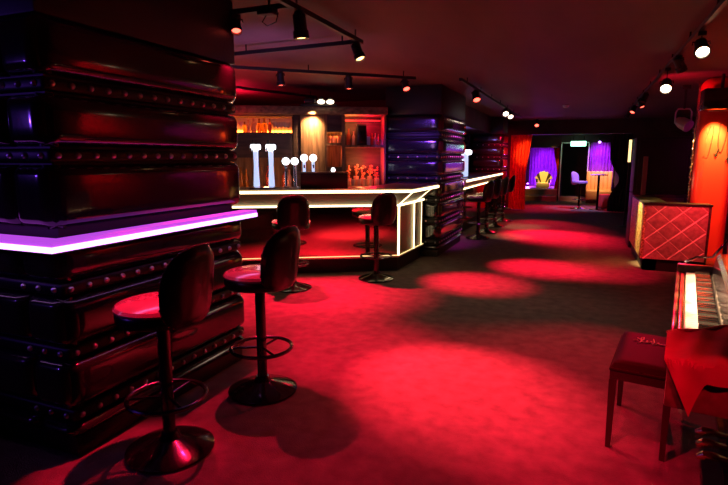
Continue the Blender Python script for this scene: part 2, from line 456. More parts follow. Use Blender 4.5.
# sloping fascia between counter edge and panel
def quad3(p, q, p2, q2, z0, z1, name, m):
    # wedge from (p,q) at z1 (outer edge) to (p2,q2) at z0 (inner edge)
    w = MB(); th = .012
    w.hexa([(*p2, z0), (*q2, z0), (*q2, z0+th), (*p2, z0+th), (*p, z1-th), (*q, z1-th), (*q, z1), (*p, z1)])
    bmesh.ops.recalc_face_normals(w.bm, faces=w.bm.faces[:])
    return w.build(name, m, t, True, smooth=False)
quad3(B(S0, .012), (K[0]-.008, K[1]+.008), B(S0, .255), KP, .955, 1.14, 'fascia', M['fascia'])
quad3((K[0]-.008, K[1]+.008), (E0[0]-.01, E0[1]), KP, EP, .955, 1.14, 'fascia', M['fascia'])
MB().prism([B(S0, .008), (K[0]-.006, K[1]+.006), (E0[0]-.008, E0[1]), (-2.78, 8.02), (-2.78, KI[1]+.12), B(1.7, .70), B(S0, .70)], 1.135, 1.19).build('countertop', M['bartop'], t, True, smooth=False)
def strip(p, q, z0, z1):
    p, q = Vector(p), Vector(q); d = (q-p).normalized(); o = Vector((d.y, -d.x))
    MB().prism([p, q, q+o*.014, p+o*.014], z0, z1).build('led_strip', M['led'], t, True, smooth=False)
strip(B(S0, .006), K, 1.137, 1.172)
strip(K, E0, 1.137, 1.172)
# thin seam light down the corner of the fascia
w = MB(); w.tube([(K[0]+.0, K[1]-.006, 1.14), (KP[0]+.006, KP[1]-.012, .95)], .006, 6); w.build('led_strip', M['led'], t, True)
w = MB(); w.tube([(-2.035, 7.62, 1.14), (-2.26, 7.62, .95)], .005, 6); w.build('led_strip', M['led'], t, True)

# ------------------------------------------------------------------ things on the bar
def tower(s, d, label):
    t = thing('beer_tower', label, 'beer tap', Bz(s, d, 1.19), ROT, 'glowing white tap towers')
    MB().lathe([(0, 0), (.055, 0), (.055, .02), (.035, .03), (0, .03)], n=20).build('base', M['chrome'], t)
    MB().lathe([(0, .03), (.042, .03), (.03, .3), (.034, .5), (0, .5)], n=20).build('glow_column', M['towerglow'], t)
    c = MB()
    c.tube([(-.068, 0, .55), (-.056, 0, .55), (.056, 0, .55), (.068, 0, .55)], [.024, .036, .036, .024], 14)
    c.lathe([(0, .49), (.034, .49), (.03, .55), (0, .55)], n=16)
    c.build('crossbar', M['whiteglow'], t)
    MB().cyl((-.03, 0, .59), (-.03, 0, .645), .012, .016, 10).build('handle', M['black'], t)
    MB().tube([(-.05, -.05, .54), (-.05, -.09, .53), (-.05, -.1, .49)], .01, 8).build('spout', M['chrome'], t)
    return t
tower(.215, .34, 'left tall white glowing beer tap tower on the mirrored bar')
tower(.415, .34, 'right tall white glowing beer tap tower on the mirrored bar')
def tap(s, d, z, label, bm_):
    t = thing('beer_tap', label, 'beer tap', Bz(s, d, 1.19), ROT, 'taps with round lit lenses')
    MB().lathe([(0, 0), (.04, 0), (.04, .02), (.02, .03), (.02, z-1.19-.05), (0, z-1.19-.05)], n=16).build('stem', bm_, t)
    q = z-1.19
    MB().lathe([(0, -.015), (.046, -.015), (.052, 0), (.046, .015), (0, .015)], (0, -.01, q), 24, Matrix.Rotation(PI/2, 4, 'X')).build('lens', M['whiteglow'], t)
    MB().tube([(0, -.015, q-.09), (0, -.06, q-.1), (0, -.065, q-.14)], .012, 8).build('spout', M['chrome'], t)
    return t
tap(.61, .40, 1.55, 'leftmost of the four round lit beer tap lenses', M['chrome'])
tap(.73, .40, 1.55, 'second from the left of the four round lit beer tap lenses', M['chrome'])
tap(.86, .46, 1.595, 'third from the left of the round tap lenses, mounted higher', M['towerglow'])
tap(.985, .46, 1.595, 'rightmost round tap lens, just left of the small white knob', M['towerglow'])
t = thing('counter_box', 'long low black box on the bar top below the round tap lenses', 'box', Bz(1.12, .16, 1.19), ROT)
MB().box(-.32, .31, -.07, .07, 0, .205, .01).build('body', M['black'], t)
MB().box(-.33, .32, -.08, .08, .205, .222, .005).build('lid', M['darkwood'], t)
o = MB().lathe([(0, 0), (.022, 0), (.03, .02), (.022, .05), (0, .055)], n=14).build('glass_knob', M['whiteglow']); o.location = Bz(1.24, .16, 1.413); tag(o, 'small white glowing knob standing on the long black box', 'lamp')
o = MB().box(-.17, .17, -.06, .06, 0, .02, .006).build('drip_tray', M['chrome']); o.location = Bz(.3, .19, 1.19); o.rotation_euler = (0, 0, ROT); tag(o, 'chrome drip tray in front of the two white tap towers', 'tray')

# ------------------------------------------------------------------ back bar
BD, BB = 1.55, 1.95           # front and back depth from the bar's edge
def bprism(s0, s1, d0, d1, z0, z1, name, m, parent, bev=0.):
    return MB().prism([B(s0, d0), B(s1, d0), B(s1, d1), B(s0, d1)], z0, z1, bev).build(name, m, parent, True, smooth=bool(bev))
t = thing('back_bar_shelf', 'left back-bar unit with an orange glowing bottle shelf', 'shelf unit', Bz(-.2, 1.75, 0), ROT)
bprism(-2.0, .70, BB, BB+.04, .95, 2.36, 'back_panel', M['wood'], t)
bprism(-2.0, .70, BD, BB, 1.955, 1.985, 'shelf', M['darkwood'], t)
bprism(-2.0, .70, BD+.01, BB-.1, 1.60, 1.955, 'cupboard', M['darkwood'], t)
bprism(-2.0, .70, BD, BB, .9, .95, 'counter', M['darkwood'], t)
bprism(-2.0, .70, BD+.03, BB, 0, .9, 'base_cabinet', M['darkwood'], t)
bprism(-2.0, .70, BD+.03, BB, .95, 1.12, 'riser', M['darkwood'], t)
bprism(-2.0, .70, BD+.05, BB, 2.235, 2.262, 'top_board', M['woodbeam'], t)
bprism(-2.0, .70, BB-.006, BB-.001, 1.985, 2.235, 'shelf_backing', M['palewall'], t)  # pale panel added to catch the orange strip's light
bprism(-1.9, .69, BB-.03, BB-.01, 2.008, 2.03, 'led_strip', M['orangeled'], t)
t = thing('wooden_post', 'wide rough timber post lit by a warm lamp in the middle of the back bar', 'post', Bz(1, 1.7, 0), ROT)
bprism(.83, 1.22, BD-.02, BB, 0, 2.262, 'lit_board', M['wood'], t, .008)
bprism(.71, .825, BD+.03, BB, 0, 2.262, 'side_board', M['darkwood'], t, .006)
t = thing('back_bar_cubby', 'narrow two-opening timber cubby right of the lit post', 'shelf unit', Bz(1.37, 1.75, 0), ROT)
bprism(1.225, 1.535, BB, BB+.04, .95, 2.262, 'back_panel', M['wood'], t)
bprism(1.225, 1.25, BD, BB, .95, 2.262, 'side_panel', M['wood'], t)
bprism(1.48, 1.535, BD, BB, .95, 2.262, 'side_panel', M['wood'], t)
bprism(1.25, 1.48, BD, BB, 1.79, 1.83, 'shelf', M['wood'], t)
bprism(1.25, 1.48, BD+.02, BB-.15, 2.0, 2.262, 'cupboard', M['darkwood'], t)
bprism(1.25, 1.48, BD+.02, BB, .9, 1.45, 'base_cabinet', M['darkwood'], t)
bprism(1.24, 1.535, BD+.03, BB, 0, .9, 'base_cabinet', M['darkwood'], t)
t = thing('red_shelf_unit', 'red glowing shelf unit at the right end of the back bar', 'shelf unit', Bz(1.85, 1.75, 0), ROT)
bprism(1.54, 2.2, BB, BB+.04, .95, 2.262, 'back_panel', M['darkwood'], t)
bprism(2.17, 2.2, BD+.03, BB, .95, 2.262, 'side_panel', M['wood'], t)
bprism(1.54, 2.17, BD, BB, 1.76, 1.80, 'shelf', M['wood'], t)
bprism(1.54, 2.2, BD, BB, 1.1, 1.14, 'counter', M['darkwood'], t)
bprism(1.54, 2.2, BD+.03, BB, 0, 1.1, 'base_cabinet', M['darkwood'], t)
bprism(1.56, 2.16, BB-.025, BB-.005, 2.20, 2.215, 'led_strip', M['redled'], t)
o = MB().prism([B(-2.0, BD-.12), B(2.2, BD-.12), B(2.2, BB+.05), B(-2.0, BB+.05)], 2.265, 2.385, .006).build('timber_beam', M['woodbeam']); tag(center_origin(o), 'long timber beam along the top of the back bar', 'beam')

# bottles and glasses
def bottle_prof(r, h, nk=.32):
    b_ = h*(1-nk)
    return [(0, 0), (r*.95, 0), (r, r*.2), (r, b_*.88), (r*.8, b_*.97), (r*.36, b_*1.1), (r*.32, h*.93), (r*.42, h*.935), (r*.42, h), (0, h)]
def put(prof, m, s, d, z, name, label, cat, group, n=16):
    o = MB().lathe(prof, n=n).build(name, m); o.location = Bz(s, d, z); return tag(o, label, cat, group)
GB = 'bottles on the orange shelf'
for s, r, h, m, lab in [(-.04, .03, .17, 'amber', 'leftmost small amber bottle on the orange shelf'),
        (.02, .034, .2, 'pinkglass', 'pale pinkish bottle just left of the broad one on the orange shelf'),
        (.10, .045, .235, 'pinkglass', 'broadest pinkish bottle on the orange shelf'),
        (.185, .036, .22, 'amber', 'amber bottle right of the broad pinkish one on the orange shelf'),
        (.265, .044, .225, 'amber', 'brightest yellow round-shouldered bottle on the orange shelf'),
        (.35, .028, .22, 'redglass', 'slim reddish bottle next to the glasses on the orange shelf')]:
    put(bottle_prof(r, h), M[m], s, BD+.12, 1.986, 'bottle', lab, 'bottle', GB)
wine = [(0, 0), (.032, 0), (.03, .006), (.005, .01), (.005, .075), (.024, .095), (.034, .125), (.032, .165), (.030, .165), (.031, .125), (.02, .1), (0, .09)]
mart = [(0, 0), (.032, 0), (.03, .006), (.005, .01), (.005, .09), (.052, .17), (.05, .17), (0, .095)]
GG = 'stemmed glasses on the orange shelf'
for s, p, lab in [(-.18, mart, 'cone-shaped glass at the left end of the orange shelf by the column'), (-.10, mart, 'second cone-shaped glass from the left on the orange shelf'),
        (.42, mart, 'cone-shaped glass right of the slim bottle on the orange shelf')]:
    put(p, M['glassware'], s, BD+.12, 1.986, 'cocktail_glass', lab, 'glass', GG)
for i, (s, lab) in enumerate([(.475, 'first stemmed round glass right of the bottles on the orange shelf'), (.53, 'second stemmed round glass right of the bottles on the orange shelf'), (.585, 'third stemmed round glass right of the bottles on the orange shelf'), (.64, 'last stemmed round glass by the timber post on the orange shelf')]):
    put(wine, M['glassware'], s, BD+.12, 1.986, 'wine_glass', lab, 'glass', GG)
for i, (s, h, m, lab) in enumerate([(-.13, .33, 'amber', 'orange-lit bottle on the back counter beside the nearest column'), (-.05, .30, 'amber', 'shorter amber bottle on the back counter beside the nearest column'),
        (.3, .36, 'redglass', 'red bottle seen between the two tap towers'), (.56, .32, 'redglass', 'red bottle on the back counter right of the tap towers'), (.64, .29, 'pinkglass', 'pinkish bottle on the back counter behind the round tap lenses')]):
    put(bottle_prof(.042, h), M[m], s, BD+.15, 1.12, 'bottle', lab, 'bottle', 'bottles on the back counter')
tumbler = [(0, 0), (.03, 0), (.036, .11), (.033, .11), (.028, .012), (0, .012)]
for s, lab in [(1.29, 'left tumbler in the orange-lit cubby opening'), (1.365, 'middle tumbler in the orange-lit cubby opening'), (1.44, 'right tumbler in the orange-lit cubby opening')]:
    put(tumbler, M['pinkglass'], s, BD+.1, 1.83, 'tumbler', lab, 'glass', 'tumblers in the cubby')
GR = 'bottles on the red shelf'
for s, r, h, m, lab in [(1.60, .034, .26, 'redglass', 'leftmost red bottle on the red shelf'), (1.68, .03, .22, 'pinkglass', 'pinkish bottle left of the black box on the red shelf'),
        (1.98, .026, .19, 'redglass', 'first small red bottle right of the blue label on the red shelf'), (2.035, .026, .19, 'pinkglass', 'second small bottle right of the blue label on the red shelf'),
        (2.09, .026, .18, 'redglass', 'third small bottle right of the blue label on the red shelf'), (2.14, .024, .10, 'pinkglass', 'shortest bottle at the right end of the red shelf')]:
    put(bottle_prof(r, h), M[m], s, BD+.1, 1.80, 'bottle', lab, 'bottle', GR)
t = thing('speaker_box', 'small black box among the red-lit bottles on the red shelf', 'box', Bz(1.81, BD+.12, 1.80), ROT)
MB().box(-.08, .08, -.08, .08, 0, .33, .008).build('body', M['black'], t)
MB().box(-.065, .065, -.085, -.08, .03, .3, .002).build('grille', M['darkmetal'], t)
o = MB().box(-.028, .028, -.02, .02, 0, .14, .006).build('blue_carton', M['blueitem']); o.location = Bz(1.92, BD+.06, 1.80); o.rotation_euler = (0, 0, ROT); tag(o, 'pale blue upright carton beside the small black box', 'carton')
k = 0
for i in range(6):
    s = 1.57+.10*i
    put(tumbler, M['glassware'], s, BD+.09, 1.14, 'tumbler', ['leftmost','second','third','fourth','fifth','rightmost'][i]+' clear tumbler along the counter under the red shelf', 'glass', 'tumblers under the red shelf')
for i in range(5):
    s = 1.62+.115*i
    t = thing('garnish_jar', ['leftmost','second','middle','fourth','rightmost'][i]+' jar of orange-red garnish under the red shelf', 'jar', Bz(s, BD+.24, 1.14), ROT, 'garnish jars under the red shelf')
    h = .12+.03*(i % 2)
    MB().lathe([(0, 0), (.04, 0), (.045, .02), (.045, h), (.038, h+.01), (0, h+.01)], n=16).build('jar_body', M['pinkglass'], t)
    f = MB(); random.seed(i+3)
    for q in range(9):
        a_, rr = random.uniform(0, 2*PI), random.uniform(.01, .055)
        f.sphere((rr*math.cos(a_), rr*math.sin(a_)-.01, h+.03+random.uniform(0, .17)), random.uniform(.012, .022), 8)
        f.cyl((0, 0, h), (rr*math.cos(a_), rr*math.sin(a_)-.01, h+.1), .003, n=5)
    f.build('garnish', M['flower'], t)

# ------------------------------------------------------------------ second bar
t = thing('bar_counter', 'far bar counter with a bright warm edge strip beyond the second column', 'bar counter', (-2.2, 12.5, 0))
MB().box(-2.9, -2.27, 10.02, 15.0, 0, .2).build('plinth', M['black'], t, True)
MB().box(-2.9, -2.24, 10.02, 15.0, .2, .96).build('carcass', M['black'], t, True)
MB().box(-2.24, -2.233, 10.05, 14.98, .235, .93).build('front_panel', M['mirror'], t, True)
MB().box(-2.24, -2.22, 10.02, 15.0, .935, .957).build('led_strip', M['led'], t, True)
w = MB(); w.hexa([(-2.24, 10.02, .955), (-2.24, 15.0, .955), (-2.24, 15.0, .967), (-2.24, 10.02, .967), (-1.99, 10.02, 1.128), (-1.99, 15.0, 1.128), (-1.99, 15.0, 1.14), (-1.99, 10.02, 1.14)])
bmesh.ops.recalc_face_normals(w.bm, faces=w.bm.faces[:]); w.build('fascia', M['palewall'], t, True, smooth=False)  # paler than the near bar's fascia: strip glow put into the colour
MB().box(-2.95, -1.985, 10.0, 15.05, 1.135, 1.19).build('countertop', M['bartop'], t, True)
MB().box(-1.985, -1.97, 10.0, 15.05, 1.137, 1.172).build('led_strip', M['led'], t, True)
t = thing('beer_tower', 'white glowing tap tower at the near end of the far bar', 'beer tap', (-2.2, 10.9, 1.19))
MB().lathe([(0, 0), (.06, 0), (.06, .02), (.03, .03), (0, .03)], n=16).build('base', M['chrome'], t)
MB().lathe([(0, .03), (.07, .03), (.06, .5), (0, .5)], n=16).build('glow_column', M['towerglow'], t)
MB().tube([(-.17, 0, .50), (-.14, 0, .50), (.11, 0, .52), (.13, 0, .52)], [.06, .075, .05, .035], 14).build('crossbar', M['whiteglow'], t)
# padded back wall of the far bar
t = thing('padded_wall_panel', 'dark studded padded panel behind the far bar', 'wall panel', (-4.6, 14.9, 0))
MB().box(-6.2, -2.95, 15.2, 15.3, 0, 2.27).build('backing', M['core'], t, True)
for i, z in enumerate(RW):
    L = 3.2; mb = pad_mesh(L, .25, .07)
    bmesh.ops.transform(mb.bm, matrix=Matrix.Translation((-6.18, 15.2, z+.045)), verts=mb.bm.verts[:]); mb.build('pad', M['vinyl'], t, True)
    MB().box(-6.18, -2.97, 15.16, 15.2, z-.03, z+.03, .012).build('stud_band', M['band'], t, True)
    for k in range(16): make_stud(t, (-5.42+k*.16+4.6, 15.158-14.9, z))

# ------------------------------------------------------------------ booth, red column, black cabinet
t = thing('dj_booth', 'gold quilted booth with a glittery left side and black plinth', 'booth', (1.3, 9, 0))
bx0, bx1, by0, by1 = .90, 1.70, 8.3, 10.1
MB().box(bx0+.03, bx1, by0+.03, by0+.2, 0, .17).box(bx0+.03, bx0+.2, by0+.03, by1, 0, .17).build('plinth', M['black'], t, True)
# quilted front: pyramidal pillows in a diamond grid
w = MB(); b = w.bm; NU, NV = 56, 56
W_, H_ = bx1-bx0-.06, .76
gr = []
for i in range(NU+1):
    row = []
    for j in range(NV+1):
        x, z = W_*i/NU, H_*j/NV
        a_, c_ = (x*.9+z)/.27, (x*.9-z)/.27
        dd = min(abs(a_-round(a_)), abs(c_-round(c_)))
        row.append(b.verts.new((bx0+.02+x, by0-.012*min(1, (dd/.3))**.7, .175+z)))
    gr.append(row)
for i in range(NU):
    for j in range(NV): b.faces.new((gr[i][j], gr[i+1][j], gr[i+1][j+1], gr[i][j+1]))
w.box(bx0+.015, bx1-.01, by0, by0+.06, .17, .94)
w.build('quilted_front', M['gold'], t, True)
# piping of the diamonds: rising and falling diagonals
def diag(sign, m, r, name):
    w = MB()
    for k in range(-8, 9):
        pts = []
        for i in range(61):
            x = W_*i/60; z = (k*.27-x*.9)*(1 if sign > 0 else -1)
            if 0 <= z <= H_: pts.append((bx0+.02+x, by0-.008, .175+z))
        if len(pts) > 1: w.tube([pts[0], pts[-1]], r, 6)
    w.build(name, m, t, True)
diag(-1, M['goldpipe'], .0095, 'piping')
diag(1, M['goldpipe'], .004, 'piping')
MB().box(bx0-.015, bx0+.05, by0+.0, by1, .17, .94, .008).build('glitter_side', M['sequin'], t, True)
MB().box(bx1-.03, bx1, by0-.01, by0+.06, .17, .94, .006).build('edge_trim', M['darkwood'], t, True)
MB().prism([(bx0-.02, by0-.02), (bx1+.01, by0-.02), (bx1+.01, by0+.3), (bx0+.3, by0+.3), (bx0+.3, by1), (bx0-.02, by1)], .94, .965).build('top', M['black'], t, True, smooth=False)

t = thing('red_pillar', 'glossy red rounded pillar with black script strokes behind the quilted booth', 'column', (1.79, 9.02, 0))
MB().box(1.54, 2.02, 8.8, 9.24, 0, CZ-.001, .14, 8).build('shaft', M['redcol'], t, True)
w = MB()
def stroke(pts, r=.006):
    # smooth the polyline, lay it on the pillar's front face (y = 8.8)
    out = []
    P = [pts[0]]+pts+[pts[-1]]
    for i in range(1, len(P)-2):
        for k in range(8):
            tt = k/8
            f = lambda a, b_, c, d: .5*((2*b_)+(-a+c)*tt+(2*a-5*b_+4*c-d)*tt*tt+(-a+3*b_-3*c+d)*tt**3)
            x = f(*[q[0] for q in P[i-1:i+3]]); z = f(*[q[1] for q in P[i-1:i+3]])
            y = 8.8
            if x < 1.70: y = 8.94-math.sqrt(max(0, .14**2-(1.70-x)**2))
            if x > 1.88: y = 8.94-math.sqrt(max(0, .14**2-(x-1.88)**2))
            out.append((x, y-.002, z))
    w.tube(out, r, 6)
stroke([(1.69, 2.05), (1.655, 1.93), (1.625, 1.75), (1.64, 1.62), (1.675, 1.60), (1.70, 1.75), (1.72, 1.95), (1.715, 2.06)])
stroke([(1.80, 2.08), (1.785, 1.9), (1.80, 1.72), (1.835, 1.68), (1.87, 1.85), (1.885, 2.05)])
stroke([(1.80, 1.72), (1.775, 1.62), (1.76, 1.66)], .012)
stroke([(1.64, 1.62), (1.61, 1.58), (1.595, 1.62)], .010)
stroke([(1.90, 1.98), (1.90, 1.75), (1.93, 1.55), (1.915, 1.52)])
stroke([(1.90, 1.55), (1.925, 1.60), (1.95, 1.52)], .008)
stroke([(1.61, 1.62), (1.60, 1.56)], .010)
w.build('script_strokes', M['black'], t, True)
t = thing('pillar_floodlight', 'square black floodlight hung from the ceiling above the red pillar', 'light', (1.85, 8.55, 2.25))
MB().box(1.50, 1.95, 8.42, 8.72, 2.24, 2.52, .02).build('housing', M['blackgloss'], t, True)
MB().cyl((1.73, 8.6, 2.5), (1.73, 8.6, CZ), .02).build('hanger', M['black'], t, True)
MB().box(1.62, 1.86, 8.64, 8.70, 2.234, 2.242).build('lens', M['greylamp'], t, True)
MB().sphere((1.88, 8.417, 2.42), .013, 10).build('screw_knob', M['chrome'], t, True)

t = thing('loudspeaker', 'tall black loudspeaker stack behind the quilted booth', 'speaker', (1.28, 10.7, 0))
MB().box(.90, 1.74, 10.35, 11.0, 0, .97, .012).box(.90, 1.74, 10.35, 11.0, .98, 1.95, .012).build('cabinet', M['black'], t, True)
MB().box(.95, 1.69, 10.33, 10.36, .06, .91, .006).build('grille', M['darkwood'], t, True)
MB().box(.95, 1.69, 10.33, 10.36, 1.04, 1.9, .006).build('grille', M['black'], t, True)
o = MB().box(1.02, 1.09, 10.22, 10.29, 0, 1.62, .006).build('brown_post', M['brownpost']); tag(center_origin(o), 'narrow brown upright post in front of the black loudspeaker stack', 'post')
o = MB()
zz = 2.0; o.cyl((1.50, 8.85, 2.02), (1.50, 8.85, CZ), .003, n=6)
random.seed(4)
while zz > 1.0:
    r = random.uniform(.008, .02); o.sphere((1.50+random.uniform(-.012, .012), 8.85, zz), r, 8); o.cyl((1.50, 8.85, zz), (1.50, 8.85, zz-.06), .004, n=6); zz -= .045
o = o.build('bead_strand', M['chrome']); tag(center_origin(o), 'glinting strand of beads hanging left of the red pillar', 'strand')

# ------------------------------------------------------------------ piano and bench
PO = Vector((.471, 2.884)); pa = Vector((.162, .987)); pb = Vector((.987, -.162)); PR = math.atan2(pb.y, pb.x)
t = thing('piano', 'wooden piano with exposed keyboard at the right edge', 'piano', (PO.x, PO.y, 0), PR)
# local frame: x = away from the player, y = along the keyboard (far end +)
y0, y1 = -.55, 1.80
MB().box(.03, .30, y0+.04, y1-.02, .60, .685, .006).build('keybed', M['pianowood'], t)
MB().box(.0, .025, y0+.05, y1-.03, .63, .725, .006).build('key_slip', M['pianowood'], t)
MB().box(.03, .055, y0+.05, y1-.03, .685, .722, .005).build('key_rail', M['brass'], t)
for k in range(52):
    w_ = (y1-y0-.12)/52
    MB().box(.062, .215, y0+.06+k*w_+.0008, y0+.06+(k+1)*w_-.0008, .69, .728, .003, 1).build('white_key', M['whitekey'], t)
for k in range(51):
    if k % 7 in (2, 6): continue
    y_ = y0+.06+(k+1)*w_
    MB().box(.12, .215, y_-.009, y_+.009, .728, .748, .003, 1).build('black_key', M['blackkey'], t)
w = MB(); w.hexa([(.216, y0+.05, .69), (.30, y0+.05, .69), (.30, y1-.03, .69), (.216, y1-.03, .69), (.25, y0+.05, .86), (.262, y0+.05, .86), (.262, y1-.03, .86), (.25, y1-.03, .86)])
bmesh.ops.recalc_face_normals(w.bm, faces=w.bm.faces[:]); w.build('fallboard', M['blackgloss'], t, smooth=False)
w = MB(); w.hexa([(.249, y0+.05, .86), (.31, y0+.05, .86), (.31, y1-.03, .86), (.249, y1-.03, .86), (.27, y0+.05, .885), (.31, y0+.05, .885), (.31, y1-.03, .885), (.27, y1-.03, .885)])
bmesh.ops.recalc_face_normals(w.bm, faces=w.bm.faces[:]); w.build('fallboard_lip', M['brass'], t, smooth=False)
MB().box(.31, .62, y0, y1, .05, 1.18, .01).build('case', M['blackgloss'], t)
MB().box(.29, .64, y0-.02, y1+.02, 1.18, 1.21, .008).build('top_lid', M['blackgloss'], t)
MB().box(.0, .31, y0, y0+.045, .58, .76, .01).build('cheek', M['pianowood'], t)
MB().box(.0, .31, y1-.03, y1+.015, .58, .78, .01).build('cheek', M['pianowood'], t)
MB().box(.28, .64, y0, y1, 0, .05, .005).build('plinth', M['blackgloss'], t)
for yy in (.10, .24, .38):
    MB().tube([(.315, yy, .085), (.24, yy, .09), (.20, yy, .085), (.17, yy, .07)], [.012, .022, .026, .014], 10).build('pedal', M['brass'], t)
def pw(x, y, z): p = PO+pb*x+pa*y; return (p.x, p.y, z)
# red cloth with gold fringe over the near end of the keys, its corner hanging down
def grid_cloth(fn, nu, nv, th=.004):
    w = MB(); b = w.bm
    top = [[b.verts.new(fn(i/nu, j/nv, th)) for j in range(nv+1)] for i in range(nu+1)]
    bot = [[b.verts.new(fn(i/nu, j/nv, 0)) for j in range(nv+1)] for i in range(nu+1)]
    for i in range(nu):
        for j in range(nv):
            b.faces.new((top[i][j], top[i+1][j], top[i+1][j+1], top[i][j+1])); b.faces.new((bot[i][j+1], bot[i+1][j+1], bot[i+1][j], bot[i][j]))
    for i in range(nu):
        b.faces.new((bot[i][0], bot[i+1][0], top[i+1][0], top[i][0])); b.faces.new((top[i][nv], top[i+1][nv], bot[i+1][nv], bot[i][nv]))
    for j in range(nv):
        b.faces.new((top[0][j], top[0][j+1], bot[0][j+1], bot[0][j])); b.faces.new((bot[nu][j], bot[nu][j+1], top[nu][j+1], top[nu][j]))
    bmesh.ops.recalc_face_normals(b, faces=b.faces[:])
    return w
t = thing('piano_cloth', 'red cloth with gold fringe draped over the near end of the piano keys', 'cloth', pw(.15, -.2, .79), PR)
LT = .40          # length lying on the keys
def cl_start(uu): return -.19+.30*uu+.015*math.sin(uu*11)
def cl(uu, vv, e):
    # uu across (x), vv from far edge to the hanging tip
    x = -.012+.31*uu
    st_ = cl_start(uu); LT = st_-(y0-.012)
    tip = .22*uu/.2 if uu < .2 else max(.07, .22-.15*(uu-.2)/.25)
    d = vv*(LT+tip)
    wav = .006*math.sin(uu*17+vv*5)
    if d < LT: y, z = st_-d, .790+wav+e
    else:
        y, z = y0-.012-e-.010*(1+math.sin(uu*14))*min(1, (d-LT)/.1), .790-(d-LT)
        x += .05*(d-LT)/.22*(1-uu)
    return (x-.15, y+.2, z-.79)
grid_cloth(cl, 30, 26).build('cloth_panel', M['velvetred'], t)
w = MB()
random.seed(2)
for i in range(60):
    x = -.012+.31*i/59; y = cl_start(i/59)
    w.cyl((x-.15, y+.2, .003), (x-.15+random.uniform(-.004, .004), y+.2+.04, -.012), .005, .003, 5)
w.tube([(-.012+.31*i/20-.15, cl_start(i/20)+.2, .005) for i in range(21)], .007, 6)
w.build('fringe', M['fringe'], t)
# gooseneck piano lamp
t = thing('piano_lamp', 'thin curved chrome gooseneck lamp over the far end of the piano', 'lamp', pw(.46, 1.7, 1.21))
pts = [pw(.46, 1.70, 1.235), pw(.46, 1.70, 1.26), pw(.43, 1.70, 1.27), pw(.36, 1.70, 1.20), pw(.29, 1.70, .98), pw(.22, 1.72, .86), pw(.12, 1.74, .85), pw(.05, 1.74, .80)]
MB().tube([(p[0], p[1], p[2]) for p in pts], .008, 8).build('arm', M['chrome'], t, True)
MB().cyl(pw(.46, 1.70, 1.211), pw(.46, 1.70, 1.24), .05, .04).build('base', M['darkmetal'], t, True)
# bench
bo = PO+pb*(-.265)+pa*.075
t = thing('piano_bench', 'dark red leather piano bench with gold stitched scribble, standing at the piano', 'bench', (bo.x, bo.y, 0), PR)
BW, BL = .30, .62
MB().box(0, BW, 0, BL, .405, .455, .004).build('frame', M['benchwood'], t)
w = MB(); b = w.bm; n1, n2 = 20, 36
top = []
for i in range(n1+1):
    row = []
    for j in range(n2+1):
        x, y = BW*i/n1, BL*j/n2
        e = min(x, BW-x, y, BL-y)
        row.append(b.verts.new((x, y, .462+.05*g(e, .05)*(.9+.1*math.sin(PI*x/BW)))))
    top.append(row)
for i in range(n1):
    for j in range(n2): b.faces.new((top[i][j], top[i+1][j], top[i+1][j+1], top[i][j+1]))
w.box(-.004, BW+.004, -.004, BL+.004, .453, .470, .006)
w.build('seat', M['benchleather'], t)
for (x, y) in ((.018, .02), (BW-.018, .02), (.018, BL-.02), (BW-.018, BL-.02)):
    w = MB(); a_, c_ = .019, .013
    sx = -.0 if x < .1 else 0
    w.hexa([(x-c_, y-c_, 0), (x+c_, y-c_, 0), (x+c_, y+c_, 0), (x-c_, y+c_, 0), (x-a_, y-a_, .405), (x+a_, y-a_, .405), (x+a_, y+a_, .405), (x-a_, y+a_, .405)])
    w.build('leg', M['benchwood'], t, smooth=False)
w = MB()
def gold(pts):
    out = []
    P = [pts[0]]+pts+[pts[-1]]
    for i in range(1, len(P)-2):
        for k in range(6):
            tt = k/6
            f = lambda a, b_, c, d: .5*((2*b_)+(-a+c)*tt+(2*a-5*b_+4*c-d)*tt*tt+(-a+3*b_-3*c+d)*tt**3)
            out.append((f(*[q[0] for q in P[i-1:i+3]]), f(*[q[1] for q in P[i-1:i+3]]), .5165))
    w.tube(out, .0034, 5)
# flowing scribble running across the seat, read from the near side
def sc(x, y): return (.08+x*.17, .37+y*.12)
gold([sc(0, .3), sc(.08, .4), sc(.14, .35)])
gold([sc(.12, 0), sc(.2, .05), sc(.28, .5), sc(.30, .95), sc(.22, .8), sc(.25, .3), sc(.38, .2), sc(.42, .5), sc(.46, .2), sc(.54, .45), sc(.56, .2)])
gold([sc(.60, .9), sc(.64, .4), sc(.6, .1), sc(.7, .15), sc(.76, .4), sc(.8, .2), sc(.88, .25), sc(1.0, .22), sc(1.1, .24)])
gold([sc(.1, .75), sc(.2, .6), sc(.34, .62)])
w.build('gold_monogram', M['stitch'], t)

# ------------------------------------------------------------------ curtains and the end room
def curtain(name, label, xa, xb, y, z0, z1, folds, amp, m, edge=None, th=.02, group=None):
    """edge(v) -> (x0,x1) at height fraction v"""
    def fn(uu, vv, e):
        a_, b_ = edge(vv) if edge else (xa, xb)
        return (a_+(b_-a_)*uu, y+amp*math.sin(uu*folds*2*PI)*(1-.2*vv)+e+.3*amp*math.sin(uu*folds*5.1), z0+(z1-z0)*vv)
    o = grid_cloth(fn, folds*8, 16, th).build(name, m)
    return tag(center_origin(o), label, 'curtain', group)
curtain('curtain', 'red curtain at the left of the end room, amber-lit near its edge', -1.95, -1.42, 16.7, .02, 2.28, 6, .05, M['curtred'],
        lambda v: (-1.98, -1.50+.03*max(0, .5-v)+.28*max(0, v-.5)))
curtain('curtain', 'purple curtain at the back of the alcove behind the gold fan chair', -2.0, -.74, 23.9, .43, 2.3, 10, .05, M['curtpurple'])
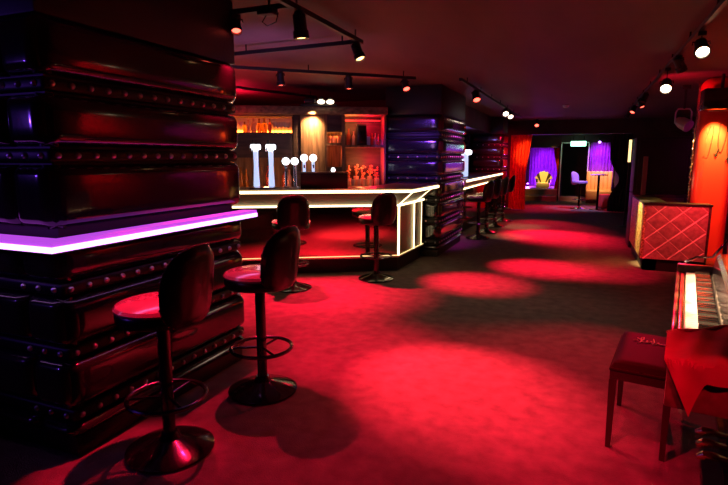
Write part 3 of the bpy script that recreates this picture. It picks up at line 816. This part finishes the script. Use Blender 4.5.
curtain('curtain', 'short red and gold drape at the right side of the alcove', -.95, -.74, 21.4, .43, 1.97, 3, .03, M['curtred'], lambda v: (-.76-.30*abs(v-.35), -.73))
curtain('curtain', 'purple curtain behind the gold sofa in the end room', .34, 1.15, 20.9, .1, 2.14, 8, .04, M['curtpurple'])
curtain('curtain', 'dark tied-back drape right of the sofa in the end room', .78, 1.35, 17.0, .02, 2.28, 6, .05, M['curtblack'],
        lambda v: (.80+.30*math.exp(-((v-.42)/.16)**2)+.10*max(0, .42-v), 1.36))
# fan chair on the stage
t = thing('fan_chair', 'gold fan-backed chair with dark stripes on the alcove stage', 'chair', (-1.3, 22.0, .43))
MB().box(-1.55, -1.05, 21.75, 22.15, .43, .62, .03).build('seat', M['throne'], t, True)
for k in range(7):
    a0 = math.radians(150-120*k/7); a1 = math.radians(150-120*(k+1)/7)
    r = .52+.06*math.sin(PI*(k+.5)/7)
    cx, cz = -1.30, .55
    pts = [(cx+.13*math.cos(a0), cz+.02), (cx+.13*math.cos(a1), cz+.02), (cx+r*math.cos(a1)*.72, cz+r*math.sin(a1)*.86), (cx+r*math.cos((a0+a1)/2)*.76, cz+r*math.sin((a0+a1)/2)*.9), (cx+r*math.cos(a0)*.72, cz+r*math.sin(a0)*.86)]
    b = bmesh.new()
    f0 = [b.verts.new((x, 22.1, z)) for x, z in pts]; f1 = [b.verts.new((x, 22.2, z)) for x, z in pts]
    b.faces.new(f0); b.faces.new(f1[::-1])
    for i in range(5): b.faces.new((f0[i], f1[i], f1[(i+1) % 5], f0[(i+1) % 5]))
    bmesh.ops.recalc_face_normals(b, faces=b.faces[:])
    w = MB(); w.merge(b); w.build('back_panel', M['throne'] if k % 2 == 0 or k == 3 else M['thronedark'], t, True, smooth=False)
for sx in (-1.58, -1.10): MB().box(sx, sx+.08, 21.75, 22.1, .62, .76, .02).build('armrest', M['thronedark'], t, True)
for i, (x, lab) in enumerate(((-1.93, 'left violet uplight beside the fan chair'), (-.80, 'right violet uplight beside the fan chair'))):
    t = thing('uplight', lab, 'light', (x, 22.6, .43), 0, 'violet uplights')
    MB().lathe([(0, 0), (.05, 0), (.06, .1), (0, .1)], n=14).build('housing', M['black'], t)
    MB().lathe([(0, .1), (.05, .1), (.03, .12), (0, .122)], n=14).build('lens', M['purplelens'], t)
MB().box(-2.02, -.72, 20.385, 20.40, .17, .195).build('trim_9', M['paleframe'], kind='structure')
MB().box(-2.02, -.72, 20.985, 21.0, .39, .43).build('trim_10', M['paleframe'], kind='structure')
MB().box(-.72, -.64, 21.2, 24.5, 0, CZ).build('trim_11', M['wall'], kind='structure')  # unseen side wall added to keep violet alcove light out of the doorway
MB().box(.30, .38, 21.2, 24.5, 0, CZ).build('trim_12', M['wall'], kind='structure')
# doorway frame
w = MB().box(-.67, -.63, 20.9, 21.0, 0, 2.16).box(.27, .31, 20.9, 21.0, 0, 2.16).box(-.67, .31, 20.9, 21.0, 2.12, 2.16); w.build('door_1', M['paleframe'], kind='structure')
t = thing('exit_sign', 'green-white glowing exit sign hung over the dark doorway', 'sign', (-.08, 20.4, 2.0))
MB().box(-.34, .18, 20.36, 20.44, 2.0, 2.18, .02).build('light_panel', M['greenglow'], t, True)
for x in (-.25, .1): MB().cyl((x, 20.4, 2.17), (x, 20.4, CZ), .01, n=8).build('hanger', M['darkmetal'], t, True)
# sofa
t = thing('sofa', 'gold channelled sofa in front of the purple curtain in the end room', 'sofa', (.66, 20.3, 0))
MB().box(.26, 1.1, 19.9, 20.5, .12, .46, .05, 3).build('seat', M['sofa'], t, True)
for k in range(6): MB().box(.26+k*.14, .26+(k+1)*.14, 20.42, 20.6, .42, 1.12, .035, 3).build('back_channel', M['sofa'], t, True)
MB().box(.28, 1.08, 19.95, 20.5, 0, .12).build('plinth', M['thronedark'], t, True)
t = thing('high_table', 'round high table with a single post in the end room', 'table', (.58, 17.7, 0))
MB().lathe([(0, 1.06), (.24, 1.06), (.25, 1.075), (.24, 1.09), (0, 1.09)], n=28).build('tabletop', M['violetseat'], t)
MB().lathe([(0, .02), (.035, .02), (.035, 1.06), (0, 1.06)], n=14).build('post', M['stoolmetal'], t)
MB().lathe([(0, 0), (.23, 0), (.22, .02), (.05, .04), (0, .04)], n=28).build('base', M['darkmetal'], t)
t = thing('bar_stool', 'violet-lit high stool beside the round high table in the end room', 'bar stool', (.05, 17.8, 0), math.radians(150))
MB().lathe([(0, 0), (.235, 0), (.235, .015), (.1, .045), (.04, .09), (0, .09)], n=28).build('base', M['chrome'], t)
MB().lathe([(0, .08), (.034, .08), (.034, .8), (0, .8)], n=14).build('pole', M['stoolmetal'], t)
MB().torus((0, 0, .3), .19, .012, 28).build('footrest', M['chrome'], t)
MB().lathe([(0, .79), (.22, .79), (.235, .82), (.22, .87), (0, .88)], n=28).build('seat', M['violetseat'], t)
mb, st = back_mesh(False); mb.build('backrest', M['violetseat'], t)
o = MB().lathe([(0, 0), (.2, 0), (.24, .05), (.24, .36), (.21, .43), (0, .45)], n=28).build('pouf', M['redpouf']); o.location = (.86, 18.4, 0); tag(o, 'round red pouf on the floor below the high table', 'pouf')
t = thing('light_tube', 'slim upright yellow-white light tube left of the black loudspeaker stack', 'light', (1.05, 13.5, 0))
MB().lathe([(0, 0), (.12, 0), (.11, .02), (.015, .03), (.015, 1.5), (0, 1.5)], n=16).build('stand', M['black'], t)
MB().lathe([(0, 1.5), (.028, 1.5), (.028, 2.0), (0, 2.0)], n=14).build('tube', M['ledthin'], t)

# ------------------------------------------------------------------ ceiling tracks and spotlights
TZ = 2.62
def track(p, q, label):
    t = thing('lighting_track', label, 'lighting track', ((p[0]+q[0])/2, (p[1]+q[1])/2, TZ), 0, 'ceiling lighting tracks')
    p, q = Vector((*p, 0)), Vector((*q, 0)); d = (q-p).normalized(); o = Vector((-d.y, d.x, 0))*.018
    MB().prism([(p+o).xy, (q+o).xy, (q-o).xy, (p-o).xy], TZ, TZ+.036).build('rail', M['black'], t, True, smooth=False)
    n = max(2, int((q-p).length/1.2)+1)
    for i in range(n):
        c = p+(q-p)*(.06+.88*i/(n-1))
        MB().cyl((c.x, c.y, TZ+.03), (c.x, c.y, CZ), .008, n=8).build('hanger', M['darkmetal'], t, True)
    return t
track((-1.90, 2.2), (-1.91, 4.6), 'black track running down the aisle above the nearest bar stools')
track((-3.0, 3.33), (-1.93, 3.33), 'short black track crossing from the nearest column to the aisle track')
track((-4.4, 4.66), (-1.94, 4.56), 'black track crossing the ceiling at the end of the aisle track')
track((-4.2, 4.86), (-2.08, 6.87), 'black track slanting over the seats of the mirrored bar')
track((-5.0, 6.2), (-4.3, 8.3), 'short black track over the left end of the back bar')
track((.80, 1.6), (.97, 14.2), 'long black track on the right above the piano and booth')
track((-1.55, 7.2), (-1.5, 14.5), 'black track over the aisle beyond the second column')

def spot_fixture(x, y, dirv, lens, label, L=.11, r=.045, z=TZ, drop=0., name='track_spotlight', body='black', group='ceiling spotlights'):
    t = thing(name, label, 'spotlight', (x, y, z), 0, group)
    d = Vector(dirv).normalized()
    MB().box(-.03, .03, -.022, .022, -.035, 0, .004).build('mount', M['black'], t)
    pv = Vector((0, 0, -.055-drop))
    side = d.cross(Vector((0, 0, 1)))
    if side.length < .05: side = Vector((1, 0, 0))
    side.normalize()
    dz = Vector((0, 0, -.03-drop))
    w = MB(); w.tube([(0, 0, -.02), dz, side*(r+.012)+dz, side*(r+.012)+pv], .006, 6); w.tube([dz, side*-(r+.012)+dz, side*-(r+.012)+pv], .006, 6)
    w.build('yoke', M['darkmetal'], t)
    a_ = pv-d*.05; e_ = pv+d*L
    q = d.to_track_quat('Z', 'Y').to_matrix().to_4x4()
    h = MB().lathe([(0, -.05), (r*.6, -.05), (r*.95, -.03), (r*.95, L*.55), (r*1.12, L*.62), (r*1.12, L), (r*.98, L), (r*.98, L-.02), (0, L-.02)], pv, 20, q).build('housing', M[body], t)
    MB().lathe([(0, L-.018), (r*.95, L-.018), (r*.6, L-.006), (0, L-.002)], pv, 20, q).build('lens', M[lens], t)
    return t, Vector((x, y, z))+e_+d*.03
FX = {}
def fx(k, *a, **kw): FX[k] = spot_fixture(*a, **kw)[1]
fx('a', -2.37, 3.33, (.35, -.45, -1), 'lensred', 'red-glinting spotlight at the corner of the nearest column', L=.08, r=.035)
fx('b', -1.895, 3.42, (.05, .1, -1), 'lenswarm', 'largest ceiling spotlight, long black body with an amber lens pointing down', L=.13, r=.05)
fx('c', -1.91, 4.48, (.45, -.12, -1), 'lenswarm', 'amber-lensed spotlight at the end of the aisle track')
fx('d', -3.39, 5.62, (.05, .0, -1), 'lensred', 'pinkish-lensed spotlight hung left on the slanting track')
fx('e', -2.76, 6.22, (.05, .0, -1), 'lensred', 'dim pink spotlight in the middle of the slanting track')
fx('f', -2.19, 6.76, (.5, -.6, -1), 'lensred', 'red spotlight at the right end of the slanting track')
fx('g', -1.545, 8.3, (.35, -.7, -1), 'lensred', 'black square-shouldered spotlight with a red dot, right of the second column', L=.13, r=.055)
fx('h', -1.52, 11.6, (.2, -.75, -.55), 'lenspale', 'left one of the twin pale lamps over the far bar', r=.06)
fx('i', -1.515, 12.3, (.35, -.75, -.75), 'lenspale', 'right one of the twin pale lamps over the far bar', r=.06)
fx('j', -1.25, 16.6, (.1, -1, -.9), 'lensred', 'starry red lamp before the end room', r=.06, L=.2, z=CZ)
fx('k', .875, 7.1, (-.12, -.8, -.55), 'lensbulb', 'lower left bright bulb spotlight on the right track', r=.056, L=.13, drop=.12)
fx('l', .865, 5.2, (-.0, -.8, -.6), 'lensbulb', 'brightest bulb spotlight, upper right on the right track', r=.05, L=.13, drop=.05)
fx('m', .865, 6.3, (.4, .35, -.8), 'black', 'unlit dark spotlight between the two bright bulbs on the right track')
fx('n', .905, 9.6, (-.4, -.3, -1), 'black', 'unlit dark spotlight on the right track, first one beyond the two bright bulbs')
fx('o', .915, 10.5, (.4, -.3, -1), 'lensred', 'nearer and larger of the two red-lensed spotlights at the far end of the right track')
fx('p', .93, 11.8, (-.3, -.5, -.8), 'lensred', 'farther and smaller of the two red-lensed spotlights at the far end of the right track')
fx('q', .95, 13.2, (-.5, -.3, -.8), 'black', 'farthest unlit spotlight on the right track')
o = MB().lathe([(0, -.05), (.04, -.05), (.06, -.035), (.07, 0), (0, 0)], n=20).build('smoke_detector', M['paleframe']); o.location = (-.35, 12.4, CZ); tag(o, 'small pale smoke detector on the ceiling in the middle of the room', 'smoke detector')
t = thing('junction_box', 'black junction box with a hanging wire loop where the tracks meet', 'junction box', (-2.02, 3.26, TZ))
MB().box(-2.12, -2.0, 3.22, 3.31, TZ-.05, TZ-.001, .008).cyl((-2.06, 3.29, TZ-.01), (-2.06, 3.29, CZ), .008).build('box', M['black'], t, True)
MB().tube([(-2.06, 3.26, TZ-.04), (-2.10, 3.26, TZ-.09), (-2.06, 3.26, TZ-.12), (-1.99, 3.26, TZ-.10), (-1.97, 3.26, TZ-.04)], .004, 6).build('wire_loop', M['darkmetal'], t, True)
# beam lamps
t = thing('beam_lamp', 'twin-lens lamp lying along the timber beam above the lit post', 'lamp', Bz(1.12, BD-.2, 2.40), ROT)
MB().box(-.28, .28, .05, .16, -.012, .02, .006).build('bar', M['black'], t)
MB().box(-.23, -.06, -.05, .1, .02, .09, .02).build('head', M['black'], t)
for x in (.03, .17):
    hd = MB().lathe([(0, -.06), (.05, -.05), (.06, .03), (0, .03)], (x, .06, .06), 18, Matrix.Rotation(math.radians(115), 4, 'X')).build('head', M['black'], t)
    MB().sphere((x, .02, .045), .055, 14, (1.1, .8, .6)).build('lens', M['lenspale'], t)
# moving head near the red pillar
t = thing('moving_head_light', 'grey tilted stage light left of the red pillar top', 'light', (1.48, 9.75, 2.16))
MB().box(1.42, 1.54, 9.69, 9.81, 2.66, CZ, .01).cyl((1.48, 9.75, 2.36), (1.48, 9.75, 2.68), .018).build('base', M['black'], t, True)
MB().tube([(1.37, 9.75, 2.14), (1.37, 9.75, 2.31), (1.40, 9.75, 2.36), (1.56, 9.75, 2.36), (1.59, 9.75, 2.31), (1.59, 9.75, 2.14)], .014, 8).build('yoke', M['greylamp'], t, True)
MB().lathe([(0, -.11), (.06, -.11), (.09, -.02), (.095, .12), (0, .12)], (1.48, 9.75, 2.14), 20, Vector((.45, -.5, -.35)).to_track_quat('Z', 'Y').to_matrix().to_4x4()).build('head', M['greylamp'], t, True)
t = thing('violet_spot', 'tiny violet lamp high on the end room wall, right of the doorway', 'light', (.62, 20.7, 2.1))
MB().lathe([(0, 0), (.06, 0), (.06, .1), (0, .1)], (.62, 20.75, 2.16), 14).build('housing', M['black'], t, True)
MB().sphere((.62, 20.72, 2.15), .05, 12).build('lens', M['purplelens'], t, True)
MB().cyl((.62, 20.75, 2.25), (.62, 20.75, CZ), .01).build('hanger', M['black'], t, True)

# ------------------------------------------------------------------ lighting
def spot(loc, tgt, col, power, deg, blend=.6, rad=.03):
    l = bpy.data.lights.new('spot', 'SPOT'); l.energy = power; l.color = col; l.spot_size = math.radians(deg); l.spot_blend = blend; l.shadow_soft_size = rad
    o = bpy.data.objects.new('spot_lamp', l); C.objects.link(o); o.location = loc
    o.rotation_euler = (Vector(tgt)-Vector(loc)).to_track_quat('-Z', 'Y').to_euler(); return o
def point(loc, col, power, rad=.05):
    l = bpy.data.lights.new('point', 'POINT'); l.energy = power; l.color = col; l.shadow_soft_size = rad
    o = bpy.data.objects.new('point_lamp', l); C.objects.link(o); o.location = loc; return o
RED = (1, .006, .045); RED2 = (1, .022, .05)
WARM = (1, .62, .35)
spot(FX['a'], (-1.75, 2.5, 0), RED, 330, 52, .7, .015)
spot((-1.95, 2.5, 2.6), (-2.05, 2.05, .8), RED, 650, 24, .8)
spot(FX['b'], (-1.75, 3.9, 0), RED, 1000, 44, 1.)
spot(FX['c'], (-.72, 3.5, 0), RED2, 3300, 38, 1.)
spot((-.9, 4.4, 2.6), (-.6, 3.4, 0), RED, 190, 80, 1.)  # added wide red fill, not hung from any fixture
spot(FX['d'], (-3.0, 5.0, 0), RED, 1700, 58, .9)
spot(FX['e'], (-2.5, 5.6, 0), RED, 1500, 52, .9)
spot(FX['f'], (-1.2, 6.6, 0), RED, 2200, 34, 1.)
spot(FX['g'], (-.45, 7.9, 0), RED, 2400, 36, 1.)
spot((.5, 7.3, 2.6), (.35, 8.0, 0), RED, 700, 40, 1.)
spot(FX['h'], (-1.2, 12.6, 0), WARM, 260, 30, 1.)
spot((-.9, 10.2, 2.6), (-1.3, 10.9, 0), WARM, 160, 26, 1.)
spot(FX['i'], (-.45, 11.3, 0), RED, 3600, 50, 1.)
spot((-1.3, 15.8, 2.5), (-.7, 12.9, 0), RED, 1400, 40, 1.)
spot((.6, 11.5, 2.5), (.4, 9.8, 0), RED, 250, 40, 1.)
spot(FX['k'], (.0, 3.9, 0), RED, 700, 40, 1.)
for kt, kp in ((1.5, 700), (1.2, 1100), (.9, 1300), (.6, 1000), (.3, 600)):
    spot((.33, 3.0+kt, 2.6), pw(.19, kt, .74), WARM, kp, 13, .8)  # added warm beams to brighten the keys, no fixture modelled
spot((.62, .9, 2.5), (.54, 2.36, .62), RED, 170, 9, .5)  # added narrow red beam for the hanging corner of the cloth
spot((-.3, 1.9, 2.6), (.12, 2.75, 0), RED, 420, 34, 1.)
# pillar flood, then added lamps without fixtures for ceiling, pillar and booth
spot((1.72, 8.60, 2.215), (1.72, 8.8, 1.6), (1, .62, .10), 330, 75, .9)
spot((1.1, 8.5, 2.3), (1.3, 8.7, CZ), RED, 25, 130, 1.)
spot((1.5, 6.9, 2.6), (1.75, 8.8, .9), RED2, 420, 40, 1.)
spot((1.1, 6.6, 2.55), (1.25, 8.3, .62), (1, .05, .06), 330, 26, .8)
spot((-.1, 8.6, 2.5), (.9, 8.75, .68), (1, .62, .2), 1500, 20, .7)
# back bar
spot(Bz(1.02, 1.36, 2.30), Bz(1.01, 1.55, 2.08), (1, .48, .2), 120, 84, 1., .03)
point(Bz(1.95, 1.66, 2.12), RED, 10)
point(Bz(-.2, 2.6, 2.45), RED, 30)
point(Bz(2.0, 1.68, 1.55), RED, 8)
point(Bz(1.80, 1.60, 1.52), (1, .35, .1), 5, .02)
point(Bz(1.66, 1.60, 2.15), (1, .3, .08), 5, .02)  # warm points added here and above to bring out the bottles
point(Bz(1.37, 1.62, 1.95), (1, .25, .04), 3, .02)
point(Bz(1.37, 1.66, 1.66), (1, .15, .04), 1.5, .02)
point(Bz(.3, 1.30, 1.25), (1, .3, .08), 6)
spot(Bz(-.6, 1.1, 1.6), Bz(-.4, 1.0, CZ), RED, 70, 120, 1.)
spot((-2.9, 4.3, 1.9), (-3.0, 4.9, CZ), (.6, .3, .9), 34, 150, 1., .2)  # added violet fill tinting the ceiling, no lamp body
# added violet and magenta lamps on the second column, wall washes added for reflections
spot((-2.6, 6.2, 2.3), (-2.5, 8.1, 1.62), (.25, .06, 1), 200, 36, .7, .16)
spot((-1.3, 8.8, 2.6), (-2.0, 9.2, 1.6), (.8, .06, .7), 220, 60, .8, .1)
spot((1.9, 6.3, 2.6), (3.0, 6.5, 1.9), RED, 420, 80, .9)
spot((1.9, 8.0, 2.6), (3.0, 9.2, 1.8), (.4, .05, 1), 650, 50, .9)
spot((-4.3, .1, 1.9), (-2.85, 1.76, 1.4), (.22, .06, 1), 28, 60, .8, .03)
# second bar
point((-2.6, 12.5, 2.0), (.4, .25, 1), 8)
spot((-1.7, 13.6, 2.2), (-1.9, 15.5, 1.4), RED, 300, 60, .9)
# end room
spot((-1.0, 15.0, 2.3), (-1.5, 16.7, 1.75), (1, .30, .03), 420, 26, .9)
spot((-1.0, 14.8, 2.4), (-1.75, 16.7, 1.6), RED, 70, 30, .9)
point((-1.93, 22.6, .62), (.5, .06, 1), 60, .05)
point((-.80, 22.6, .62), (.5, .06, 1), 55, .05)
spot((-1.35, 22.9, 2.4), (-1.35, 23.9, 1.2), (.5, .04, 1), 170, 60, .9)
spot((-1.3, 21.3, 2.6), (-1.3, 22.05, .8), (1, .75, .35), 420, 30, .9)
spot((-1.0, 20.6, 2.4), (-.85, 21.4, 1.2), (1, .5, .1), 60, 30, .9)
spot((.62, 20.0, 2.2), (.7, 20.9, 1.4), (.6, .06, .9), 160, 80, .9)
spot((.8, 19.2, 2.4), (.7, 20.4, .8), (1, .45, .2), 380, 50, .9)
spot((.2, 17.6, 2.3), (.15, 17.8, .9), (.6, .4, 1), 240, 60, .9)
spot((-.3, 19.0, 2.5), (-.8, 17.8, 0), RED, 700, 60, .9)
spot((1.0, 18.9, 2.5), (.85, 18.3, 0), RED, 300, 60, .9)
point((-.08, 20.2, 1.95), (.4, 1, .65), 6, .1)
# faint general light in the room
wd = bpy.data.worlds.new('world'); S.world = wd; wd.use_nodes = True
wd.node_tree.nodes['Background'].inputs['Color'].default_value = (.03, .006, .01, 1)
wd.node_tree.nodes['Background'].inputs['Strength'].default_value = 1
spot((-.6, 6.0, 2.6), (-.9, 5.3, 0), (1, .68, .5), 50, 110, 1., .3)

S.view_settings.view_transform = 'Standard'; S.view_settings.look = 'None'
S.view_settings.exposure = 0; S.view_settings.gamma = 1; S.view_settings.use_curve_mapping = False
